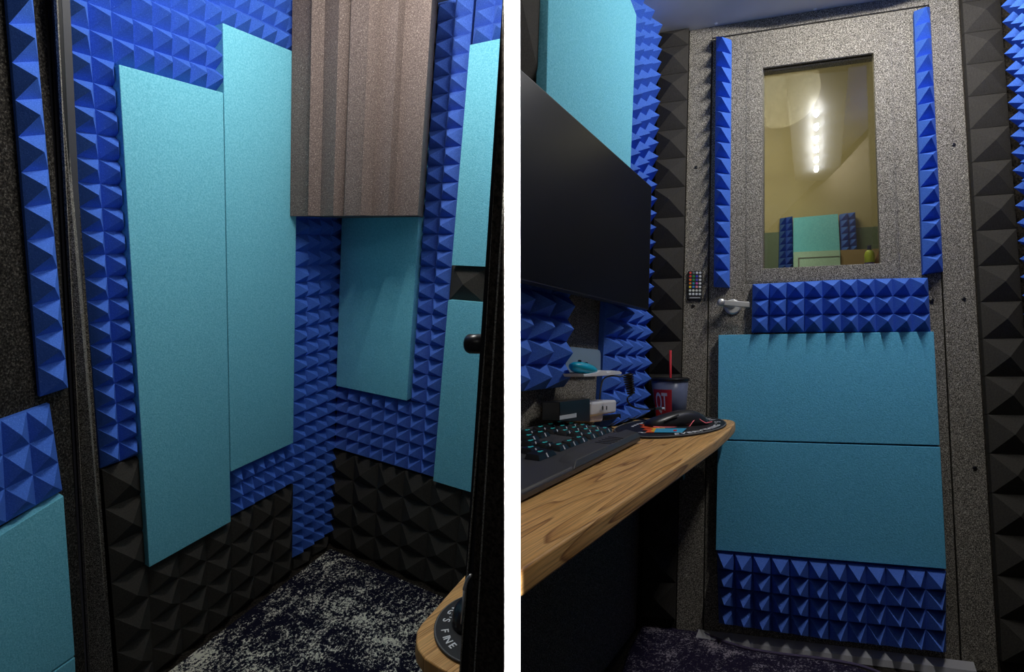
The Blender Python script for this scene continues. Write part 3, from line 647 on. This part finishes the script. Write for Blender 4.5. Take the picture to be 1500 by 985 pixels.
# mouse
m0, m1 = onDesk(958, 627, .006), onDesk(1044, 622, .006); ax = m1-m0; ml = ax.length; ax.normalize(); sd = Z.cross(ax).normalized()
camd = (CAM-m0); camd.z = 0
if sd.dot(camd) < 0: sd = -sd                                        # towards the viewer
hw = .030; base_z = ctr.z+.0036
tabl = [(0, .010, .55), (.04, .018, .72), (.12, .024, .86), (.25, .031, .93), (.4, .037, .94), (.55, .0415, .97), (.68, .042, 1.0), (.8, .038, 1.0), (.9, .029, .9), (.97, .016, .68), (1, .006, .45)]
mb = MB(); NS = 22; vs = []
for t, h, w in tabl:
    for i in range(NS):
        s = 2*math.pi*i/NS; cx, sx = math.cos(s), math.sin(s)
        y = hw*w*(abs(cx)**.75)*(1 if cx > 0 else -1); z = (h*(abs(sx)**.8) if sx > 0 else 0)
        if sx <= 0: y *= 1
        p = m0+ax*ml*t-sd*hw+sd*y; vs.append(Vector((p.x, p.y, base_z+z+.0005)))
k_ = len(tabl); mb.add(vs, [(j*NS+i, j*NS+(i+1) % NS, (j+1)*NS+(i+1) % NS, (j+1)*NS+i) for j in range(k_-1) for i in range(NS)]+[tuple(range(NS-1, -1, -1)), tuple(range((k_-1)*NS, k_*NS))])
ms = mb.build('computer_mouse', M['mouse'], smooth=True); tag(ms, 'black gaming mouse with a pink light line on the flame mouse pad', 'mouse'); ms['wloc'] = tuple(ms.location)
def onside(x, y, off=.002):
    d = d2w(cray(x, y)); q = m0+sd*off; return CAM+d*((q-CAM).dot(sd)/d.dot(sd))
mb = MB(); tube(mb, [onside(x, y, -.001+o_) for x, y, o_ in ((957, 625.5, -.004), (975, 626, .001), (1000, 626.3, .002), (1010, 625, .002), (1015, 618, .001), (1021, 611.5, -.004), (1027, 616, .0), (1034, 620, .0), (1043, 618, -.006))], .0009, 6); mb.build('light_strip', M['pink_line'], ms)
mb = MB(); tube(mb, [onside(x, y, -.002) for x, y in ((974, 617.5), (985, 612), (994, 608))], .0022, 8); mb.build('side_button', M['rubber'], ms)
mb = MB(); cpts = [onDesk(x, y, h) for x, y, h in ((960, 621, .010), (950, 617, .012), (935, 614.5, .012), (918, 614, .014), (905, 615, .016))]
tube(mb, smooth_path(cpts), .0019, 7); mb.build('cable', M['rubber'], ms, smooth=True)

# cup with straw
cb_ = onDesk(982, 613); cb_.z = zt+.001; cs_ = 1.0
hh = .118; rt, rb = .0505, .0385
def pxlen(p, x): return (p-CAM).dot(d2w(Vector((0, 1, 0))))/F*x
dpt = pxlen(cb_, 1); hh = dpt*56; rt = dpt*26.5; rb = dpt*21
cup = empty('drinking_cup', cb_); tag(cup, 'clear plastic cup with a black lid, red straw and red printed label', 'cup')
mb = MB(); n = 40; lathe(mb, cb_, Z, [(.0001, 0), (rb, 0), (rt, hh), (rt-.0012, hh), (rb-.0012, .003), (.0001, .003)], n); mb.build('cup_body', M['cup'], cup, smooth=True)
mb = MB(); lathe(mb, cb_+Z*hh, Z, [(.0001, .001), (rt+.003, -.003), (rt+.0035, .003), (rt-.001, .007), (rt-.006, .006), (.0001, .006)], n); mb.build('lid', M['black_plastic'], cup, bevel=.0005)
mb = MB(); st = cb_+Z*(hh*.1); tube(mb, [st+Vector((.0, 0, 0)), cb_+Z*(hh+dpt*43)+d2w(Vector((1, 0, 0)))*dpt*2], .0038, 12); mb.build('straw', M['red'], cup, smooth=True)
# red printed patch wrapped on the side that faces the room's centre
toC = (CAM-cb_); toC.z = 0; toC.normalize(); lef = Z.cross(toC); 
if lef.dot(d2w(Vector((1, 0, 0)))) < 0: lef = -lef
def oncup(u, v, e=.0006):                                            # u = angle from the viewer side to the right, v = height 0..1
    r = rb+(rt-rb)*v+e; return cb_+Z*(hh*v)+(toC*math.cos(u)+lef*math.sin(u))*r
mb = MB(); nu_, nv_ = 10, 5; u0, u1, v0, v1 = -1.15, .10, .06, .76
vs = [oncup(lerp(u0, u1, i/nu_), lerp(v0, v1, j/nv_)) for j in range(nv_+1) for i in range(nu_+1)]
mb.add(vs, [(j*(nu_+1)+i, j*(nu_+1)+i+1, (j+1)*(nu_+1)+i+1, (j+1)*(nu_+1)+i) for j in range(nv_) for i in range(nu_)]); lab = sub(mb.build('printed_label', M['red'], cup))
mb = MB(); tv, tf = text_mesh('QT', 1.0, .02, .02); mx_ = max(abs(v.x) for v in tv)
mb.add([oncup(lerp(-.95, -.16, (v.x+mx_)/(2*mx_)), .24+v.y*.62, .0011+v.z*.01) for v in tv], tf); mb.build('lettering', M['printed'], lab)

# black box, white plug block, little black adapter
def rbox(name, c, ux, uy, w, d, h, m, parent=None, bev=.002, segs=2, **k2):
    mb = MB(); uz = ux.cross(uy).normalized(); uz = uz if uz.z > 0 else -uz
    q = [c-ux*w/2-uy*d/2, c+ux*w/2-uy*d/2, c+ux*w/2+uy*d/2, c-ux*w/2+uy*d/2]; mb.hexa(q+[p+uz*h for p in q]); return mb.build(name, m, parent, bevel=bev, segs=segs, **k2)
def seg(xa, ya, xb, yb, h=0): 
    a, b = onDesk(xa, ya, h), onDesk(xb, yb, h); u = (b-a); w = u.length; u.normalize(); v = Z.cross(u).normalized()
    if v.dot(CAM-a) > 0: v = -v
    return a, b, u, v, w
def wallbox(px, a, name, m, parent=None, bev=.002, segs=2, back=WLa+.001):
    f = [R.pt(x, y, 0, a) for x, y in px]; mb = MB(); mb.hexa(prism(f, -R.A*(a-back))); return mb.build(name, m, parent, bevel=bev, segs=segs)
bx = wallbox([(820, 617.5), (864.5, 619), (864.5, 584), (820, 589)], -.535, 'power_brick', M['black_plastic'], back=-.574); tag(bx, 'black power brick with a small white sticker behind the keyboard', 'power adapter'); bx['wloc'] = tuple(bx.location)
wallbox([(820, 615.5), (844.5, 611.5), (844.5, 605.5), (820, 609.5)], -.5342, 'sticker', M['label_white'], bx, 0, back=-.5346)
pl_ = empty('outlet_block', R.pt(884, 616, 0, -.56)); tag(pl_, 'white plug-in outlet block with two slots beside the black power brick', 'power adapter')
wallbox([(865.5, 610.5), (903, 605), (903.5, 586), (865.5, 590)], -.535, 'adapter_body', M['white_plastic'], pl_, .006, 4, -.59)
wallbox([(865, 619), (883, 617.5), (884, 606), (865, 608)], -.545, 'adapter_foot', M['white_plastic'], pl_, .004, 3, -.59)
for x_ in (882.5, 888.2): wallbox([(x_, 600.6), (x_+1.3, 600.4), (x_+1.3, 595), (x_, 595.2)], -.5343, 'slot', M['rubber'], pl_, 0, back=-.5348)
q_ = wallbox([(884, 616.5), (909.5, 613), (909.5, 606.5), (884, 609.5)], -.55, 'cable_adapter', M['black_plastic'], None, .0015, 2, -.585); tag(q_, 'small flat black adapter beneath the white outlet block', 'adapter')

# shelf with controller
AS = -.505
def sh(x, y, a=AS): return R.pt(x, y, 0, a)
shelf = empty('wall_shelf', R.p(-.56, 1.3, -.03)); tag(shelf, 'small white wall shelf with a grey-blue back plate under the monitor', 'shelf')
def wallpoly(px, a, th, name, m, parent, bev=0):
    pts = [sh(x, y, a) for x, y in px]; n = len(pts); mb = MB()
    mb.add(pts+[p-R.A*th for p in pts], [tuple(range(n)), tuple(range(2*n-1, n-1, -1))]+[(i, n+i, n+(i+1) % n, (i+1) % n) for i in range(n)]); return mb.build(name, m, parent, bevel=bev)
wallpoly([(829, 546), (879.5, 546), (880, 519), (878.5, 514), (875, 512.5), (838, 508.5), (829, 508.5)], -.585, .004, 'back_plate', M['frost'], shelf)
wallpoly([(854, 547.5), (857, 549.5), (868, 547), (876, 545.5), (879, 542.5), (888, 543.5), (889.5, 546.5), (894, 546), (896, 543), (908, 544), (911.5, 546.5), (910, 549), (868, 552), (856, 552.3)], AS, .045, 'shelf_tray', M['white_plastic'], shelf, .001)
ct_ = sh(855, 541, -.53); g1 = (sh(872, 545, -.53)-sh(841, 535, -.53)); cl = g1.length; g1.normalize(); gu = (Z-g1*Z.dot(g1)).normalized(); gv = g1.cross(gu)
vs = []; mb = MB(); NR, NS = 9, 20
for j in range(NR):
    t = -math.pi/2+math.pi*j/(NR-1)
    for i in range(NS):
        s = 2*math.pi*i/NS; pin = 1-.16*math.cos(s)**2*0
        vs.append(ct_+g1*cl*.52*math.cos(s)*math.cos(t)**.7+gv*.024*math.sin(s)*math.cos(t)**.7+gu*cl*.11*math.sin(t))
mb.add(vs, [(j*NS+i, j*NS+(i+1) % NS, (j+1)*NS+(i+1) % NS, (j+1)*NS+i) for j in range(NR-1) for i in range(NS)])
gc = mb.build('game_controller', M['cyan'], smooth=True); tag(gc, 'bright cyan game controller lying on the white wall shelf', 'controller'); gc['wloc'] = tuple(gc.location)
for f_ in (-.2, .1): 
    mb = MB(); lathe(mb, ct_+g1*cl*f_+gu*cl*.10, gu, [(.0001, 0), (.0045, 0), (.004, .005), (.0001, .006)], 14); mb.build('thumb_stick', M['black_plastic'], gc)
# coiled cable
AC = -.47
ctl = []
for i in range(9*14+1):
    t = i/(9*14); x = lerp(919.5, 924.5, t); y = lerp(548, 578, t); c = sh(x, y, AC); r_ = lerp(.0125, .0080, t)
    an = 2*math.pi*i/14; ctl.append(c+(R.B*math.cos(an)+wn*math.sin(an))*r_)
pre = smooth_path([sh(878, 590, -.585), sh(880, 570, -.56), sh(884, 556, -.53), sh(895, 551, -.49), sh(908, 552, AC)], 6)
post = smooth_path([ctl[-1], sh(919, 584, AC), sh(922, 592, AC), sh(932, 598, AC+.01), sh(948, 600, AC+.02), sh(962, 599, AC+.03)], 6)
mb = MB(); tube(mb, pre+ctl+post[1:], .0021, 6); cbl = mb.build('coiled_cable', M['rubber'], smooth=True); tag(cbl, 'black coiled charging cable hanging from the end of the white shelf', 'cable'); cbl['wloc'] = tuple(cbl.location)
e0, e1, e2 = sh(959, 599, AC+.03), sh(968, 598.6, AC+.035), sh(972.5, 598.5, AC+.038)
mb = MB(); tube(mb, [e0, e1], .0036, 10); mb.build('connector_grip', M['black_plastic'], cbl)
mb = MB(); tube(mb, [e1, e2], .0030, 10); mb.build('connector_plug', M['white_plastic'], cbl)

# threshold and rug
mb = MB(); T0 = FR+.002
mb.hexa([R.p(-.41, BD-.05, T0), R.p(.30, BD-.05, T0), R.p(.30, BD-.006, T0), R.p(-.41, BD-.006, T0), R.p(-.41, BD-.045, T0+.016), R.p(.30, BD-.045, T0+.016), R.p(.30, BD-.006, T0+.022), R.p(-.41, BD-.006, T0+.022)])
tag(mb.build('trim_1', M['steel']), kind='structure')
def fl(x, y, c=FR+.004): return R.pt(x, y, 2, c)
uvf = lambda v: (lambda r: (r[0]*1.6, r[1]*1.2))(R.I @ (v-CAM))
edge = [(905, 1000), (918, 960), (936, 925), (950, 916), (984, 909), (1010, 925), (1045, 942), (1090, 957), (1140, 966), (1200, 973), (1260, 984), (1300, 1000), (1280, 1040), (905, 1040)]
tp_ = [fl(x, y) for x, y in edge]; c_ = sum(tp_, Vector())/len(tp_); n = len(tp_); mb = MB()
inn = [lerp(p, c_, .03)+R.C*.012 for p in tp_]
mb.add(tp_+inn, [tuple(range(n, 2*n)), tuple(range(n-1, -1, -1))]+[(i, (i+1) % n, n+(i+1) % n, n+i) for i in range(n)])
rg = mb.build('area_rug', M['rug_dark'], uvf=uvf, bevel=.003); tag(rg, 'dark purple-navy patterned rug with a raised rolled edge before the door', 'rug'); rg['wloc'] = tuple(rg.location)
mb = MB(); tube(mb, smooth_path([fl(x, y)+R.C*.014 for x, y in edge[4:12]], 4), .0045, 7); mb.build('bound_edge', mat('rug_binding', (88, 78, 108), .8), rg, smooth=True)

# ================================================================== room beyond the glass
BB = 2.9
def fa(x, y, b=BB): return R.pt(x, y, 1, b)
S(box_obj('wall_back', R, (-1.3, .9, BB+.02, BB+.06, FR, 2.0), M['olive']))
def farpoly(px, name, m, b=BB, th=.02, parent=None, bev=0):
    pts = [fa(x, y, b) for x, y in px]; n = len(pts); mb = MB()
    mb.add(pts+[p+R.B*th for p in pts], [tuple(range(n)), tuple(range(2*n-1, n-1, -1))]+[(i, n+i, n+(i+1) % n, (i+1) % n) for i in range(n)]); return mb.build(name, m, parent, bevel=bev)
tag(farpoly([(1090, 480), (1320, 480), (1320, 330), (1090, 343)], 'wainscoting', M['sage'], BB, .018), 'grey-green lower wall panelling seen through the door window', 'wall panel')
def mirrorfoam(px, lab, nv=8):  # solid foam beyond the pane, imitating the mirrored booth wall
    q = [fa(x, y, BB-.001) for x, y in px]; foam('acoustic_foam_tile', q, 2, nv, NR_, .016, .05, M['blue'], lab, 'foam tile', 'foam added as the door window reflection')
mirrorfoam([(1140, 400), (1161, 398), (1160, 319), (1142, 322)], 'blue foam strip left of the small teal panel, added as the window reflection')
mirrorfoam([(1232, 394), (1255, 391), (1251, 313), (1229, 316)], 'blue foam strip right of the small teal panel, added as the window reflection')
tag(farpoly([(1162, 420), (1233, 415), (1227.5, 313.5), (1162, 319.5)], 'acoustic_absorber', M['teal'], BB-.04, .035), 'small teal panel added as the reflection in the door window', 'acoustic panel', gp)  # solid panel imitating the booth wall mirrored in the pane
cb2 = farpoly([(1162.5, 430), (1233, 430), (1230, 366.5), (1162.5, 369.5)], 'pale_cabinet', M['cabinet'], BB-.10, .05); tag(cb2, 'cabinet front low in the door window, tinted green for the teal reflection', 'cabinet'); cb2['wloc'] = tuple(cb2.location)
farpoly([(1169, 432), (1171, 432), (1171, 378.6), (1229.5, 375.6), (1229.5, 375.0), (1169, 377.6)], 'moulding', M['grey'], BB-.103, .004, cb2)
cb3 = farpoly([(1231, 430), (1300, 430), (1300, 364), (1231, 366.5)], 'low_cabinet', mat('tan_cabinet', (150, 128, 92), .7), BB-.08, .03); tag(cb3, 'tan cabinet behind the bottle in the door window', 'cabinet')
sill = box_obj('window_ledge', R, (ha0, ha1+.03, BD+.075, BD+.17, .245, .262), M['olive']); tag(sill, 'ledge outside the door window', 'ledge')
bb = R.pt(1274.5, 399, 1, BD+.11); bb.z = R.p(.0, BD+.11, .264).z; dq_ = pxlen(bb, 1)
bot = empty('spray_bottle', bb); tag(bot, 'yellow-green bottle with a dark cap and purple stripe outside the window', 'bottle')
H0 = (R.pt(1274, 350, 1, BD+.11)-bb).length
mb = MB(); r_ = dq_*6.5; hB = dq_*48
lathe(mb, bb, Z, [(.0001, 0), (r_, 0), (r_, hB*.70), (r_*.8, hB*.80), (r_*.42, hB*.85), (.0001, hB*.85)], 24); mb.build('bottle_body', mat('lime_plastic', (178, 190, 60), .4), bot, smooth=True)
mb = MB(); lathe(mb, bb+Z*hB*.84, Z, [(.0001, 0), (r_*.45, 0), (r_*.4, hB*.15), (.0001, hB*.16)], 16); mb.build('cap', mat('navy_plastic', (52, 52, 96), .4), bot)
mb = MB(); lathe(mb, bb+Z*hB*.10, Z, [(r_*.99, 0), (r_+.0006, 0), (r_+.0006, hB*.36), (r_*.99, hB*.36)], 24); mb.build('printed_label', mat('purple_print', (88, 70, 150), .6), bot)
mb = MB(); wb = R.pt(1284, 399, 1, BD+.10); wb.z = bb.z
for px_, rr in (((0, 0), 7), ):
    tube(mb, smooth_path([wb+d2w(Vector((-dq_*3, 0, 0))), wb+Z*dq_*14+d2w(Vector((0, 0, 0))), wb+Z*dq_*26+d2w(Vector((dq_*3.5, 0, 0))), wb+Z*dq_*40+d2w(Vector((dq_*5.5, 0, 0)))], 4), [dq_*v for v in (6, 6.2, 6.2, 6, 5.8, 5.2, 4.6, 4, 3.5, 2.8, 2.0, 1.4, .8)], 10)
tag(mb.build('wooden_figurine', mat('brown_wood', (150, 92, 48), .6), smooth=True), 'brown pointed wooden piece beside the bottle at the window corner', 'figurine')

# ================================================================== lamps
def hit_mirror(x, y):                                                # where the lamp must hang on the ceiling to be seen mirrored in the pane
    d = d2w(cray(x, y)).normalized(); P = R.pt(x, y, 1, BD+.030); r = d-NR_*2*d.dot(NR_)
    p0 = R.I @ (P-CAM); rr = R.I @ r; t = (CR-.050-p0[2])/rr[2]; return R.p(*(p0+rr*t))
lpR = [hit_mirror(1196, y) for y in (162.5, 182.6, 201, 216, 231, 244.6)]
cor = [hit_mirror(x, y) for x, y in ((1150, 112), (1243, 104), (1230, 264), (1165, 266))]
plate = [p+R.C*.001 for p in cor]+[p+R.C*.0495 for p in cor]
led_lamp(R, lpR, R.C, 4.7, 'slim ceiling lamp with six LED spots, right booth', plate=plate)
def area(name, loc, aim, sx, sy, e, col=(1, 1, 1), spread=math.pi):
    li = bpy.data.lights.new(name, 'AREA'); li.shape = 'RECTANGLE'; li.size = sx; li.size_y = sy; li.energy = e; li.color = col; li.spread = spread
    o = bpy.data.objects.new(name, li); COL.objects.link(o); o.location = loc
    zz = (loc-aim).normalized(); yy = (Z-zz*Z.dot(zz)).normalized(); xx = yy.cross(zz)
    o.matrix_world = Matrix.Translation(loc) @ Matrix((xx, yy, zz)).transposed().to_4x4(); return o
# added narrow beam behind the viewer, no fixture there; whitens the partition's edge
c0 = CAM+Vector((0, -.25, 0)); area('partition_fill', c0, c0+Vector((0, 1, 0)), .008, .9, .5, spread=math.radians(1))
# added fill behind the viewer, no known lamp; lifts the door leaf and jamb
li = bpy.data.lights.new('doorway_fill', 'POINT'); li.energy = 2.6; li.shadow_soft_size = .1; li.color = (1, .93, .84)
o = bpy.data.objects.new('doorway_fill', li); COL.objects.link(o); o.location = to_world(Vector((-.45, -.7, .8)))
# lamp of the room beyond the glass
li = bpy.data.lights.new('room_lamp', 'POINT'); li.energy = 12; li.shadow_soft_size = .15; li.color = (1, .9, .66)
o = bpy.data.objects.new('room_lamp', li); COL.objects.link(o); o.location = R.p(-.2, 2.35, 1.1)

w = bpy.data.worlds.new('world'); SC.world = w; w.use_nodes = True
bg = w.node_tree.nodes['Background']; bg.inputs[0].default_value = lin((150, 150, 165)); bg.inputs[1].default_value = .075
cam = bpy.data.cameras.new('camera'); cam.sensor_width = 36; cam.lens = F/1500*36; cam.clip_start = .01
co = bpy.data.objects.new('camera', cam); COL.objects.link(co)
co.matrix_world = Matrix.Translation(CAM) @ Matrix((d2w(Vector((1, 0, 0))), d2w(Vector((0, 0, 1))), d2w(Vector((0, -1, 0))))).transposed().to_4x4()
SC.camera = co
SC.view_settings.view_transform = 'Standard'; SC.view_settings.look = 'None'; SC.view_settings.exposure = 0; SC.view_settings.gamma = 1
SC.view_settings.use_curve_mapping = False
for o in list(bpy.data.objects):
    if 'wloc' in o: del o['wloc']
